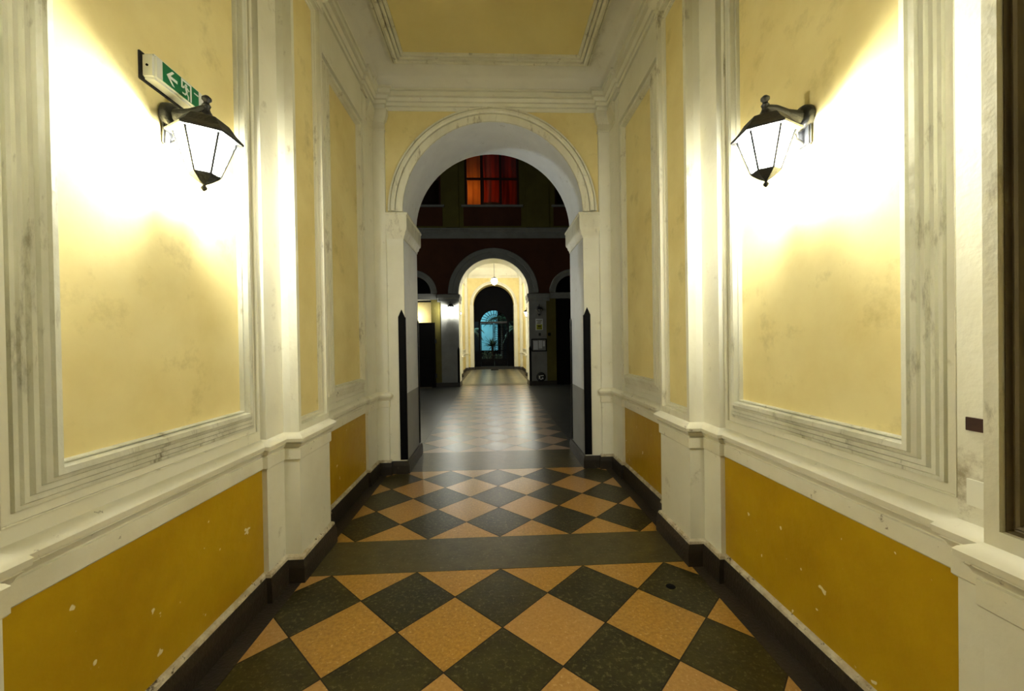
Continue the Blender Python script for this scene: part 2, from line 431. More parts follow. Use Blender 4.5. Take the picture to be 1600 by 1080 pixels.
BAYS = [(-0.785, 0.165, 1.19, 3.84), (1.365, 2.315, 1.19, 3.84), (3.56, 4.335, 1.19, 3.86)]
OCH = [(Y_BACK, -1.785), (-1.005, 0.41), (1.188, 2.51), (3.39, 4.48)]
for sg in (-1, 1):
    side = 'left' if sg < 0 else 'right'
    w = obj('wall_' + side, B(sg * (XW + 0.006), sg * 1.9, Y_BACK, Y_END + 0.02, 0, 5.2), 'cream', kind='structure')
    for a, b in OCH:
        obj('dado_field', B(sg * (XW), sg * (XW + 0.02), a, b, 0.14, 0.82), 'ochre', w)
    for k, (y0, y1, z0, z1) in enumerate(BAYS):
        obj('wall_field', B(sg * (XW + 0.002), sg * (XW + 0.02), y0, y1, z0, z1), 'yellow', w)
        obj('panel_moulding', ring_frame(NB(), y0, y1, z0, z1, FRAME, wallframe(sg, XW), sg), 'grime' if k < 2 else 'trim', w, smooth=35)
        # sill band between the moulding and the rail, and the outer flat frame
        fr2 = [(0.0, -0.005), (0.0, 0.004), (0.004, 0.006), (0.006, -0.005)]
        obj('outer_fillet', ring_frame(NB(), y0 - 0.150, y1 + 0.150, z0 - 0.150, z1 + 0.15, fr2, wallframe(sg, XW), sg), 'trim', w, smooth=35)
    # deep frieze band under the cornice
    fz = [(-0.01, 3.985), (0.030, 3.985), (0.034, 4.00), (0.024, 4.01), (0.024, 4.30), (-0.01, 4.30)]
    for a, b in ((-1.15, 0.53), (1.02, 2.71), (3.19, 4.48)):
        obj('frieze', sweep(NB(), mirror([(XW, a), (XW, b)], sg), fz, flat), 'cream', w)
    bmr = sweep(NB(), mirror(side_path(sg), sg), RAIL, flat)
    rail = obj('trim_%d' % (1 if sg < 0 else 2), bmr, 'rail', smooth=35, kind='structure')
    rail['label'] = 'cream chair rail stepping along the %s wall' % side
    bb = obj('baseboard_' + side, sweep(NB(), mirror(side_path(sg)[:-1] + [(1.275, Y_END), (R_ARCH, Y_END), (R_ARCH, Y_OUT), (2.6, Y_OUT)], sg), BASE, flat), 'stone', kind='structure')
    obj('paint_lip', sweep(NB(), mirror(side_path(sg), sg), LIP, flat), 'lip', bb, smooth=40)
    cp = [(XW, Y_BACK)]
    for a, b in PIL:
        cp += [(XW, a), (XP, a), (XP, b), (XW, b)]
    cp += [(XW, 4.48), (XS, 4.48), (XS, 4.83), (1.275, 4.83), (1.275, Y_END)]
    corn = obj('trim_%d' % (3 if sg < 0 else 4), sweep(NB(), mirror(cp, sg), CORN, flat), 'cream', kind='structure', smooth=35)
    # pilasters
    for k, (a, b) in enumerate(PIL):
        t = bpy.data.objects.new('trim_%d' % (10 + k * 2 + (sg > 0)), None); COL.objects.link(t)
        t.location = (sg * XP, (a + b) / 2, 0); t['kind'] = 'structure'
        def P_(o):
            o.location = (-t.location[0], -t.location[1], 0); return o
        st = 'stained' if (sg > 0 and k == 1) else 'cream'
        P_(obj('backing_strip', B(sg * XS, sg * (XW + 0.01), a - STRIP[k], b + STRIP[k], 0.0, 4.30), st, t))
        P_(obj('pedestal', B(sg * XP, sg * (XS + 0.005), a, b, 0.0, 0.95), 'cream', t))
        # shaft : body behind a recessed face
        P_(obj('shaft', B(sg * (XP + 0.052), sg * (XS + 0.004), a + 0.001, b - 0.001, 0.95, 4.32), 'cream', t))
        fm = 0.034
        bm = NB()
        box(bm, min(sg * XP, sg * (XP + 0.053)), max(sg * XP, sg * (XP + 0.053)), a, a + fm, 0.95, 4.32)
        box(bm, min(sg * XP, sg * (XP + 0.053)), max(sg * XP, sg * (XP + 0.053)), b - fm, b, 0.95, 4.32)
        box(bm, min(sg * XP, sg * (XP + 0.053)), max(sg * XP, sg * (XP + 0.053)), a + fm, b - fm, 0.95, 1.025)
        box(bm, min(sg * XP, sg * (XP + 0.053)), max(sg * XP, sg * (XP + 0.053)), a + fm, b - fm, 4.10, 4.32)
        P_(obj('shaft_frame', bm, 'trim', t))
        fr_in = [(0, 0.0), (0.0, 0.034), (-0.003, 0.036), (-0.006, 0.020), (-0.010, 0.018), (-0.016, 0.028), (-0.022, 0.024), (-0.026, 0.012), (-0.034, 0.010), (-0.038, 0.0)]
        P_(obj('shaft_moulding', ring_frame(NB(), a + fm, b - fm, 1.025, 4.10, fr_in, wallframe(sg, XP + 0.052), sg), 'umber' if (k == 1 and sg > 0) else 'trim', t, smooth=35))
        P_(obj('shaft_field', B(sg * (XP + 0.049), sg * (XP + 0.06), a + fm + 0.03, b - fm - 0.03, 1.055, 4.07), 'yellow', t))
        cap = [(-0.0, 4.11), (0.010, 4.11), (0.012, 4.13), (0.004, 4.14), (0.004, 4.19), (0.020, 4.20), (0.040, 4.235), (0.044, 4.25), (0.044, 4.30), (0, 4.30)]
        P_(obj('capital', sweep(NB(), mirror([(XS, a), (XP, a), (XP, b), (XS, b)], sg), cap, flat), 'trim', t, smooth=35))
    # corner pilaster on the arched wall with its strip on the side wall
    t = bpy.data.objects.new('trim_%d' % (30 + (sg > 0)), None); COL.objects.link(t); t['kind'] = 'structure'
    obj('backing_strip', B(sg * XS, sg * (XW + 0.01), 4.48, Y_END, 0, 4.30), 'cream', t)
    obj('shaft', B(sg * 1.275, sg * XS, 4.83, Y_END + 0.005, 0, 4.30), 'cream', t)
    cap = [(-0.0, 4.06), (0.008, 4.06), (0.010, 4.08), (0.003, 4.09), (0.003, 4.16), (0.020, 4.18), (0.036, 4.235), (0.042, 4.25), (0.042, 4.30), (0, 4.30)]
    obj('capital', sweep(NB(), mirror([(XS, 4.60), (XS, 4.83), (1.275, 4.83), (1.275, Y_END)], sg), cap, flat), 'trim', t, smooth=35)

# ---- arched walls
def arched_wall(name, W, H, r, zs, y0, y1, m, seg=40):
    pts = [(-W, 0), (-r, 0)] + arc(0, zs, r, 180, 0, seg) + [(r, 0), (W, 0), (W, H), (-W, H)]
    bm = prism(NB(), pts, y0, y1, lambda u, v, d: (u, d, v))
    bm.normal_update(); bmesh.ops.triangulate(bm, faces=[f for f in bm.faces if len(f.verts) > 4])
    return obj(name, bm, m, kind='structure', smooth=20)

def archivolt(bm, r, zs, prof, y, d=-1, seg=48):
    return sweep(bm, arc(0, zs, r, 180, 0, seg), prof, lambda u, v, n: (u, y + d * n, v))

wf = arched_wall('wall_far', 1.92, 5.2, R_ARCH, Z_SPR, Y_END, Y_OUT, 'white')
ARCHP = [(0.0, -0.005), (0.0, 0.026), (0.078, 0.028), (0.080, 0.006), (0.087, 0.006), (0.089, 0.040), (0.104, 0.054), (0.128, 0.056), (0.140, 0.044), (0.141, 0.024), (0.147, 0.022), (0.149, 0.036), (0.170, 0.034), (0.174, -0.005)]
obj('archivolt', archivolt(NB(), R_ARCH, Z_SPR, ARCHP, Y_END), 'trim', wf, smooth=35)
# yellow spandrel field above the arch, set flush on the cream wall
sp = [(-1.275, Z_SPR)] + [(-R_ARCH - 0.12, Z_SPR)] + arc(0, Z_SPR, R_ARCH + 0.12, 180, 0, 40)[1:-1] + [(R_ARCH + 0.12, Z_SPR), (1.275, Z_SPR), (1.275, 4.35), (-1.275, 4.35)]
bm = prism(NB(), sp, Y_END - 0.004, Y_END + 0.01, lambda u, v, d: (u, d, v))
bm.normal_update(); bmesh.ops.triangulate(bm, faces=[f for f in bm.faces if len(f.verts) > 4])
obj('spandrel_field', bm, 'yellow', wf)
IMP = [(-0.01, 2.80), (0.006, 2.80), (0.010, 2.83), (0.022, 2.845), (0.030, 2.88), (0.046, 2.90), (0.050, 2.925), (0.050, 3.07), (0.060, 3.08), (0.060, 3.10), (0.0, 3.125), (-0.01, 3.125)]
for sg in (-1, 1):
    obj('pier_front', B(sg * R_ARCH, sg * 1.277, Y_END - 0.006, Y_END + 0.01, 0.15, 2.82), 'cream', wf)
    obj('impost', sweep(NB(), mirror([(1.275, Y_END), (R_ARCH, Y_END), (R_ARCH, Y_OUT), (1.9, Y_OUT)], sg), IMP, flat), 'trim', wf, smooth=35)
    obj('grey_dado', B(sg * (R_ARCH - 0.002), sg * (R_ARCH + 0.01), Y_END + 0.03, Y_OUT - 0.0, 0.14, 0.95), 'grey', wf)
# cornice across the end wall and the back
obj('trim_5', sweep(NB(), [(1.275, Y_END), (-1.275, Y_END)], CORN, flat), 'cream', kind='structure', smooth=35)

# corner guards: black bars with pointed heads
for sg, which in ((-1, 'left'), (1, 'right')):
    x0, x1 = R_ARCH - 0.004, R_ARCH + 0.075
    P = [(sg * x0, 0.165), (sg * x1, 0.165), (sg * x1, 1.87), (sg * (x0 + x1) / 2, 1.96), (sg * x0, 1.865)]
    bm = prism(NB(), P, Y_END - 0.016, Y_END - 0.004, lambda u, v, d: (u, d, v))
    box(bm, min(sg * (R_ARCH - 0.010), sg * R_ARCH), max(sg * (R_ARCH - 0.010), sg * R_ARCH), Y_END - 0.016, Y_END + 0.012, 0.165, 1.865)
    tag(obj('corner_guard', bm, 'black'), 'tall black pointed corner guard on the front edge of the %s arch pier' % which, 'corner guard', 'corner guards of the arches')
    P = [(0, 0.165), (0.03, 0.165), (0.03, 1.84), (0.015, 1.87), (0.0, 1.84)]
    bm = prism(NB(), P, 0, 0.06, lambda u, v, d: (sg * (R_ARCH - 0.012 + u * 0.35), Y_OUT - 0.06 + d, v))
    tag(obj('corner_guard', bm, 'black'), 'thin black guard on the courtyard edge of the %s arch pier' % which, 'corner guard', 'corner guards of the arches')
# cover plate low on the left pier
bm = B(-1.236, -1.168, Y_END - 0.014, Y_END - 0.006, 0.25, 0.372, 0.002)
tag(obj('cover_plate', bm, 'cream'), 'small cream cover plate low on the left arch pier above the skirting', 'cover plate')

# ---- ceiling
ce = obj('ceiling', B(-1.9, 1.9, Y_BACK, Y_END + 0.02, ZC, 5.3), 'cove', kind='structure')
CB = [(-1.15, 0.53), (1.02, 2.71), (3.19, Y_END)]
COVE = [(0.08, 4.515)] + [(0.085 + 0.215 * (1 - math.cos(t)), 4.518 + 0.204 * math.sin(t)) for t in [PI / 2 * k / 8 for k in range(9)]]
CFR = [(0.0, ZC + 0.01), (0.0, ZC - 0.030), (0.022, ZC - 0.034), (0.024, ZC - 0.012), (0.031, ZC - 0.012), (0.033, ZC - 0.052), (0.062, ZC - 0.066), (0.082, ZC - 0.058), (0.084, ZC - 0.026), (0.092, ZC - 0.026),
       (0.094, ZC - 0.046), (0.122, ZC - 0.044), (0.124, ZC - 0.016), (0.131, ZC - 0.016), (0.133, ZC - 0.034), (0.158, ZC - 0.028), (0.160, ZC + 0.01)]
for a, b in CB:
    xa = XW
    P = [(-xa, a), (xa, a), (xa, b), (-xa, b)]
    obj('cove', sweep(NB(), P, COVE, flat, closed=True), 'cove', ce, smooth=60)
    i = 0.325
    P = [(-xa + i, a + i - 0.05), (xa - i, a + i - 0.05), (xa - i, b - i + 0.05), (-xa + i, b - i + 0.05)]
    obj('ceiling_moulding', sweep(NB(), P, CFR, flat, closed=True), 'trim', ce, smooth=35)
    i += 0.158
    obj('ceiling_field', B(-xa + i, xa - i, a + i - 0.05, b - i + 0.05, ZC - 0.008, ZC + 0.01), 'ceiling', ce)
for k, (a, b) in enumerate(PIL):
    obj('trim_%d' % (40 + k), B(-XS, XS, a + 0.02, b - 0.02, 4.50, ZC + 0.02), 'cream', kind='structure')
obj('wall_back', B(-1.9, 1.9, Y_BACK - 0.3, Y_BACK, 0, 5.2), 'cream', kind='structure')
# short stretch behind the camera closed down to the ceiling

# ================================================================== COURTYARD
YF = 14.3
# facade with three arches: built from piers, one outline
def facade():
    cs = [(-2.80, 0.60, 3.30), (0.0, 1.24, 3.28), (2.80, 0.60, 3.30)]
    pts = [(-7, 0)]
    for cx, r, zs in cs:
        pts += [(cx - r, 0)] + arc(cx, zs, r, 180, 0, 32) + [(cx + r, 0)]
    pts += [(7, 0), (7, 5.24), (-7, 5.24)]
    bm = prism(NB(), pts, YF, YF + 0.85, lambda u, v, d: (u, d, v))
    bm.normal_update(); bmesh.ops.triangulate(bm, faces=[f for f in bm.faces if len(f.verts) > 4])
    return obj('wall_courtyard', bm, 'redwall', kind='structure', smooth=20)
fc = facade()
FA = [(0.0, -0.005), (0.0, 0.030), (0.10, 0.032), (0.105, 0.022), (0.20, 0.024), (0.205, 0.040), (0.34, 0.045), (0.36, 0.030), (0.37, -0.005)]
obj('archivolt', archivolt(NB(), 1.24, 3.28, FA, YF), 'fgrey', fc, smooth=35)
for sg in (-1, 1):
    FS = [(s * 0.6, n) for s, n in FA]
    bm = sweep(NB(), arc(sg * 2.80, 3.30, 0.60, 180, 0, 36), FS, lambda u, v, n: (u, YF - n, v))
    obj('archivolt', bm, 'fgrey', fc, smooth=35)
    # grey piers between the arches
    obj('pier', B(sg * 1.24, sg * 1.86, YF - 0.03, YF + 0.02, 0.15, 3.0), 'fgrey', fc)
    obj('reveal', B(sg * 1.235, sg * 1.26, YF - 0.029, YF + 0.849, 0.15, 3.15), 'cream', fc)
    obj('pier_cap', sweep(NB(), mirror([(1.98, YF), (1.86, YF), (1.86, YF - 0.03), (1.24, YF - 0.03), (1.24, YF + 0.85)], sg)[::1],
                          [(-0.01, 2.98), (-0.02, 3.0), (0.02, 3.02), (0.025, 3.10), (0.06, 3.13), (0.07, 3.20), (0.07, 3.25), (-0.01, 3.27)] if False else
                          [(0.01, 2.98), (-0.02, 3.0), (-0.025, 3.10), (-0.06, 3.13), (-0.07, 3.20), (-0.07, 3.25), (0.01, 3.27)] if False else
                          [(-0.01, 2.98), (0.02, 3.0), (0.025, 3.10), (0.05, 3.13), (0.06, 3.20), (0.06, 3.25), (-0.01, 3.27)], flat), 'fgrey', fc)
    obj('olive_strip', B(sg * 1.86, sg * 2.20, YF - 0.012, YF + 0.02, 0.15, 3.10), 'olive', fc)
    obj('lintel', B(sg * 2.0, sg * 3.6, YF - 0.03, YF + 0.25, 3.08, 3.29), 'fgrey', fc)
    obj('skirting', B(sg * 1.22, sg * 2.20, YF - 0.06, YF + 0.86, 0.0, 0.16), 'stone', fc)
    obj('skirting', B(sg * 3.4, sg * 7, YF - 0.05, YF, 0.0, 0.16), 'stone', fc)
    tag(obj('corner_guard', prism(NB(), [(sg * 1.225, 0.16), (sg * 1.30, 0.16), (sg * 1.30, 1.30), (sg * 1.262, 1.42), (sg * 1.225, 1.34)], YF - 0.045, YF - 0.030, lambda u, v, d: (u, d, v)), 'black'),
        'black pointed corner guard at the %s edge of the far courtyard arch' % ('left' if sg < 0 else 'right'), 'corner guard', 'corner guards of the arches')
# intrados lining of the middle arch (pale plaster)
bm = sweep(NB(), arc(0, 3.28, 1.24, 180, 0, 48), [(0.0, 0.0), (-0.006, 0.0), (-0.006, 0.85), (0.0, 0.85)], lambda u, v, n: (u, YF + n, v))
obj('arch_soffit', bm, 'cream', fc, smooth=35)
obj('string_course', sweep(NB(), [(7, YF), (-7, YF)], [(-0.01, 5.22), (0.03, 5.22), (0.03, 5.42), (0.06, 5.44), (0.10, 5.50), (0.14, 5.52), (0.14, 5.56), (-0.01, 5.58)], flat), 'fgrey', fc)

# upper storey of the courtyard facade
bm = NB()
cols = [-7, -3.85, -1.95, -0.98, 0.98, 2.25, 4.15, 7]
up = [(-7, 5.5), (7, 5.5), (7, 10), (-7, 10)]
W1 = (-0.96, 0.96); W2 = (-3.9, -1.80); W3 = (2.22, 4.3)
wins = [W2, W1, W3]
xs = [-7] + [v for w in wins for v in w] + [7]
for k in range(0, len(xs), 2):
    box(bm, xs[k], xs[k + 1], YF, YF + 0.35, 6.40, 9.2)
box(bm, -7, 7, YF, YF + 0.35, 5.50, 6.40)
box(bm, -7, 7, YF, YF + 0.35, 9.2, 11.0)
uw = obj('wall_upper', bm, 'olive', kind='structure')
for a, b in ((-7, 7),):
    pass
for w in wins:
    obj('sill', B(w[0] - 0.12, w[1] + 0.12, YF - 0.10, YF + 0.02, 6.31, 6.38), 'fgrey', uw)
    obj('apron', B(w[0] - 0.05, w[1] + 0.05, YF - 0.03, YF + 0.01, 5.66, 6.31), 'redwall', uw)
for a, b in ((1.20, 2.0), (-1.64, -1.18)):
    obj('pilaster_strip', B(a, b, YF - 0.07, YF + 0.01, 5.60, 9.2), 'olive', uw)

def window(n, x0, x1, lit):
    t = bpy.data.objects.new('window_%d' % n, None); COL.objects.link(t); t['kind'] = 'structure'
    z0, z1 = 6.40, 9.2
    bm = NB(); y = YF + 0.10
    for a, b in ((x0, x0 + 0.07), (x1 - 0.07, x1)):
        box(bm, a, b, y, y + 0.07, z0, z1)
    box(bm, x0 + 0.07, x1 - 0.07, y, y + 0.07, z0, z0 + 0.05)
    box(bm, x0 + 0.07, x1 - 0.07, y, y + 0.07, z1 - 0.07, z1)
    wth = x1 - x0
    for q in (0.31, 0.66):
        xc = x0 + wth * q
        box(bm, xc - 0.045, xc + 0.045, y + 0.002, y + 0.068, z0 + 0.05, z1 - 0.07)
    box(bm, x0 + 0.07, x1 - 0.07, y + 0.004, y + 0.066, 7.33, 7.40)
    obj('window_frame', bm, 'wood', t)
    obj('pane', B(x0 + 0.07, x1 - 0.07, y + 0.03, y + 0.036, z0 + 0.05, z1 - 0.07), 'clear', t)
    return t
window(1, -3.9, -1.80, False); window(2, *W1, True); window(3, 2.22, 4.3, False)
# rooms behind the windows
bm = NB()
for x0, x1 in ((-5.2, -1.5), (-1.45, 1.45), (1.5, 5.2)):
    box(bm, x0, x1, YF + 2.6, YF + 2.7, 5.9, 9.6)
    box(bm, x0, x1, YF + 0.36, YF + 2.6, 5.8, 5.9); box(bm, x0, x1, YF + 0.36, YF + 2.6, 9.6, 9.7)
    box(bm, x0 - 0.02, x0, YF + 0.36, YF + 2.6, 5.9, 9.6); box(bm, x1, x1 + 0.02, YF + 0.36, YF + 2.6, 5.9, 9.6)
obj('wall_rooms', bm, 'brown', kind='structure')
def curtain(x0, x1, m, label, z0=6.46):
    bm = NB(); n = 40; rows = 10; g = []
    for j in range(rows + 1):
        z = z0 + (9.15 - z0) * j / rows; r = []
        for i in range(n + 1):
            u = i / n
            sway = 0.035 * math.sin(u * 9 + j * 0.25) + 0.014 * math.sin(u * 21 + 2 - j * 0.4)
            r.append(bm.verts.new((x0 + (x1 - x0) * u + 0.02 * math.sin(j * 0.8), YF + 0.36 + sway * 0.8, z)))
        g.append(r)
    for j in range(rows):
        for i in range(n):
            bm.faces.new((g[j][i], g[j][i + 1], g[j + 1][i + 1], g[j + 1][i]))
    tag(obj('curtain', bm, m, smooth=60), label, 'curtain', 'curtains in the lit upper window')
curtain(-0.90, -0.36, 'curt_o', 'glowing orange curtain behind the left light of the upper window')
curtain(-0.30, 0.30, 'curt_r', 'red curtain behind the middle light of the upper window', 6.62)
curtain(0.34, 0.90, 'curt_r', 'deep red curtain behind the right light of the upper window')
l = bpy.data.lights.new('room_light', 'POINT'); l.energy = 5; l.color = (1.0, 0.72, 0.42); l.shadow_soft_size = 0.12
lo = bpy.data.objects.new('room_light', l); COL.objects.link(lo); lo.location = (-0.85, YF + 0.95, 7.0)
tag(lo, 'lamp inside the room behind the orange curtain', 'lamp')
# courtyard flanks
obj('wall_courtyard_left', B(-7.3, -7.0, Y_OUT, YF, 0, 11), 'olive', kind='structure')
obj('wall_courtyard_right', B(7.0, 7.3, Y_OUT, YF, 0, 11), 'olive', kind='structure')
bm = NB(); box(bm, -7, -1.92, Y_OUT - 0.4, Y_OUT, 0, 11); box(bm, 1.92, 7, Y_OUT - 0.4, Y_OUT, 0, 11); box(bm, -1.92, 1.92, Y_OUT - 0.4, Y_OUT, 5.2, 11)
obj('wall_street_side', bm, 'olive', kind='structure')
# rooms behind the side arches
obj('wall_left_doorway', B(-3.75, -2.12, YF + 0.86, YF + 0.95, 0, 3.08), 'yellow', kind='structure')
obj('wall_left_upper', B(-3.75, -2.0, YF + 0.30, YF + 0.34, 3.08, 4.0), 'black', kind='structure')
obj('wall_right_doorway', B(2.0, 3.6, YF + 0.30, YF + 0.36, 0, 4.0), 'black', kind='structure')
l = bpy.data.lights.new('doorway_fill', 'POINT'); l.energy = 14; l.color = (1.0, 0.95, 0.72); l.shadow_soft_size = 0.08  # unseen light added to brighten the wall in the left doorway
lo = bpy.data.objects.new('doorway_fill', l); COL.objects.link(lo); lo.location = (-2.9, YF + 0.55, 2.5)
tag(lo, 'unseen light added to brighten the yellow wall inside the left doorway', 'lamp')
d1 = obj('door_1', B(-2.92, -2.06, YF - 0.14, YF - 0.085, 0.03, 2.27, 0.004), 'door', kind='structure')
for z in (0.42, 1.62):
    obj('hinge', B(-2.07, -2.02, YF - 0.16, YF - 0.07, z - 0.07, z + 0.07, 0.004), 'iron', d1)
bm = NB()
for z0, z1 in ((0.2, 1.0), (1.15, 2.1)):
    box(bm, -2.82, -2.16, YF - 0.15, YF - 0.138, z0, z1, 0.003)
obj('door_panel', bm, 'door', d1)
d2 = obj('door_2', B(2.22, 3.38, YF + 0.12, YF + 0.18, 0.02, 3.07, 0.004), 'door', kind='structure')

# ================================================================== FAR HALL
YH0, YH1, XH = 15.15, 23.2, 1.60
for sg in (-1, 1):
    side = 'left' if sg < 0 else 'right'
    w = obj('wall_far_hall_' + side, B(sg * XH, sg * 2.0, YH0, YH1 + 0.02, 0, 6.3), 'cream', kind='structure')
    path = [(XH, YH0), (XH, 18.3), (XH - 0.13, 18.3), (XH - 0.13, 18.9), (XH, 18.9), (XH, 22.7), (XH - 0.13, 22.7), (XH - 0.13, YH1)]
    for a, b in ((18.3, 18.9), (22.7, YH1)):
        obj('pilaster', B(sg * (XH - 0.13), sg * (XH + 0.01), a, b, 0, 5.3), 'cream', w)
    for a, b in ((15.9, 18.0), (19.3, 22.3)):
        obj('wall_field', B(sg * (XH - 0.006), sg * (XH + 0.01), a, b, 1.2, 4.7), 'yellow', w)
        obj('panel_moulding', ring_frame(NB(), a, b, 1.2, 4.7, FRAME, wallframe(sg, XH), sg), 'trim', w)
        obj('dado_field', B(sg * (XH - 0.006), sg * (XH + 0.01), a - 0.5, b + 0.3, 0.15, 0.82), 'yellow', w)
    obj('chair_rail', sweep(NB(), mirror(path, sg), RAIL, flat), 'rail', w)
    obj('skirting', sweep(NB(), mirror(path, sg), BASE, flat), 'stone', w)
    obj('cornice', sweep(NB(), mirror(path, sg), [(s, z + 0.92) for s, z in CORN], flat), 'cream', w)
wv = arched_wall('wall_far_hall_end', 2.0, 6.3, 1.17, 3.72, YH1, YH1 + 0.8, 'yellow')
obj('archivolt', archivolt(NB(), 1.17, 3.72, ARCHP, YH1), 'cream', wv, smooth=35)
for sg in (-1, 1):
    obj('pier_front', B(sg * 1.17, sg * 1.36, YH1 - 0.02, YH1 + 0.01, 0.12, 3.72), 'cream', wv)
    obj('reveal', B(sg * 1.165, sg * 1.18, YH1 - 0.019, YH1 + 0.8, 0.12, 3.72), 'cream', wv)
    obj('skirting', B(sg * 1.15, sg * 1.50, YH1 - 0.05, YH1 + 0.81, 0, 0.14), 'stone', wv)
obj('cornice', sweep(NB(), [(XH, YH1), (-XH, YH1)], [(s, z + 0.92) for s, z in CORN], flat), 'cream', wv, smooth=35)
cf = obj('ceiling_far_hall', B(-2.0, 2.0, YH0 - 0.02, YH1 + 0.02, 6.0, 6.3), 'cove', kind='structure')
C2 = [(0.08, 5.42)] + [(0.085 + 0.5 * (1 - math.cos(t)), 5.43 + 0.58 * math.sin(t)) for t in [PI / 2 * k / 8 for k in range(9)]]
obj('cove', sweep(NB(), [(-XH, YH0), (XH, YH0), (XH, YH1), (-XH, YH1)], C2, flat, closed=True), 'cream', cf, smooth=60)
obj('ceiling_moulding', sweep(NB(), [(-0.95, YH0 + 0.7), (0.95, YH0 + 0.7), (0.95, YH1 - 0.7), (-0.95, YH1 - 0.7)], [(s, z + 6.0 - ZC) for s, z in CFR], flat, closed=True), 'trim', cf, smooth=35)
wb = NB()
box(wb, -2.0, 2.0, YF + 0.85, YH0, 5.24, 6.3)
obj('wall_far_hall_front', wb, 'cream', kind='structure')

# vestibule, gate and garden
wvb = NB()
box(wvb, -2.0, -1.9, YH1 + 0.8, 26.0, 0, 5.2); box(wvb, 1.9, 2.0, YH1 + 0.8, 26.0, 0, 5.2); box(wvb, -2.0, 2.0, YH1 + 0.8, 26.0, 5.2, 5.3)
obj('wall_vestibule', wvb, 'black', kind='structure')  # black colour stands for the darkness of the unlit vestibule
YG = 26.1
gate = empty('garden_gate', (0, YG, 0), 'dark iron garden gate with an arched fanlight beyond the far hall', 'gate')
bm = NB()
# surround plate: dark wall with an arched door opening, side openings
pts = [(-1.9, 0), (-0.86, 0), (-0.86, 2.72)] + arc(0, 2.72, 0.86, 180, 0, 24)[1:-1] + [(0.86, 2.72), (0.86, 0), (1.9, 0), (1.9, 5.2), (-1.9, 5.2)]
def gp(bm, P, a, b):
    prism(bm, P, a, b, lambda u, v, d: (u, d, v)); return bm
for sg in (-1, 1):
    box(bm, min(sg * 0.86, sg * 0.98), max(sg * 0.86, sg * 0.98), -0.06, 0.06, 0, 3.7)
    box(bm, min(sg * 1.32, sg * 1.9), max(sg * 1.32, sg * 1.9), -0.05, 0.05, 0, 3.7)
    box(bm, min(sg * 0.98, sg * 1.32), max(sg * 0.98, sg * 1.32), -0.05, 0.05, 0, 1.0)
    box(bm, min(sg * 0.98, sg * 1.32), max(sg * 0.98, sg * 1.32), -0.05, 0.05, 2.9, 3.7)
gp(bm, [(-1.9, 3.7), (-0.86, 3.7), (-0.86, 2.75)] + arc(0, 2.75, 0.86, 180, 0, 24)[1:-1] + [(0.86, 2.75), (0.86, 3.7), (1.9, 3.7), (1.88, 5.2), (-1.88, 5.2)], -0.045, 0.045)
bm.normal_update(); bmesh.ops.triangulate(bm, faces=[f for f in bm.faces if len(f.verts) > 4])
obj('surround', bm, 'black', gate)
bm = NB()
box(bm, -0.86, 0.86, -0.04, 0.04, 2.78, 2.90)
for k in range(1, 12):
    a = PI * k / 12
    tube(bm, [(0.16 * math.cos(a), 0, 2.90 + 0.16 * math.sin(a)), (0.84 * math.cos(a), 0, 2.86 + 0.76 * math.sin(a))], 0.022, 6)
tube(bm, [(0.5 * math.cos(PI * k / 16), 0, 2.88 + 0.46 * math.sin(PI * k / 16)) for k in range(17)], 0.018, 6)
tube(bm, [(0.17 * math.cos(PI * k / 12), 0, 2.90 + 0.17 * math.sin(PI * k / 12)) for k in range(13)], 0.025, 6)
obj('fanlight_bars', bm, 'iron', gate)
for sg in (-1, 1):
    bm = NB()
    xa, xb = (sg * 0.02, sg * 0.85)
    x0, x1 = min(xa, xb), max(xa, xb)
    box(bm, x0, x0 + 0.05, -0.03, 0.03, 0.02, 2.77); box(bm, x1 - 0.05, x1, -0.03, 0.03, 0.02, 2.77)
    box(bm, x0 + 0.05, x1 - 0.05, -0.03, 0.03, 0.02, 0.50); box(bm, x0 + 0.05, x1 - 0.05, -0.03, 0.03, 2.71, 2.77)
    box(bm, x0 + 0.05, x1 - 0.05, -0.028, 0.028, 0.98, 1.04)
    if sg > 0:
        for k in range(14):
            z = 0.62 + k * 0.145
            tube(bm, [(x0 + 0.05 + 0.06 * i, 0.0, z + 0.03 * math.sin(i * 1.4)) for i in range(13)], 0.012, 5)
    g_ = obj('gate_leaf', bm, 'black', gate)
gl = bpy.data.lights.new('garden_wall_fill', 'AREA'); gl.energy = 130; gl.color = (0.45, 0.85, 1.0); gl.size = 1.2  # added light out of view, brightens the garden wall
go = bpy.data.objects.new('garden_wall_fill', gl); COL.objects.link(go); go.location = (-3.2, 28.6, 5.0)
go.rotation_euler = (Vector((-0.8, 32.0, 2.4)) - Vector((-3.2, 28.6, 5.0))).to_track_quat('-Z', 'Y').to_euler()
tag(go, 'unseen cool light added to brighten the garden wall beyond the gate', 'lamp')
gw = bpy.data.objects.new('garden_lamp', bpy.data.lights.new('garden_lamp', 'POINT')); COL.objects.link(gw)  # added light out of view over the palms
gw.location = (0.4, 27.0, 4.4); gw.data.energy = 20; gw.data.color = (1.0, 0.93, 0.8); gw.data.shadow_soft_size = 0.1
tag(gw, 'unseen pale light added above the palms beyond the gate', 'lamp')
obj('wall_garden', B(-1.12, 0.30, 32.0, 32.3, 0.9, 4.6), 'teal', kind='structure')  # panel cut to the size of the teal-lit patch
obj('wall_garden_dark', B(-6, 6, 32.35, 32.6, 0, 6), 'door', kind='structure')

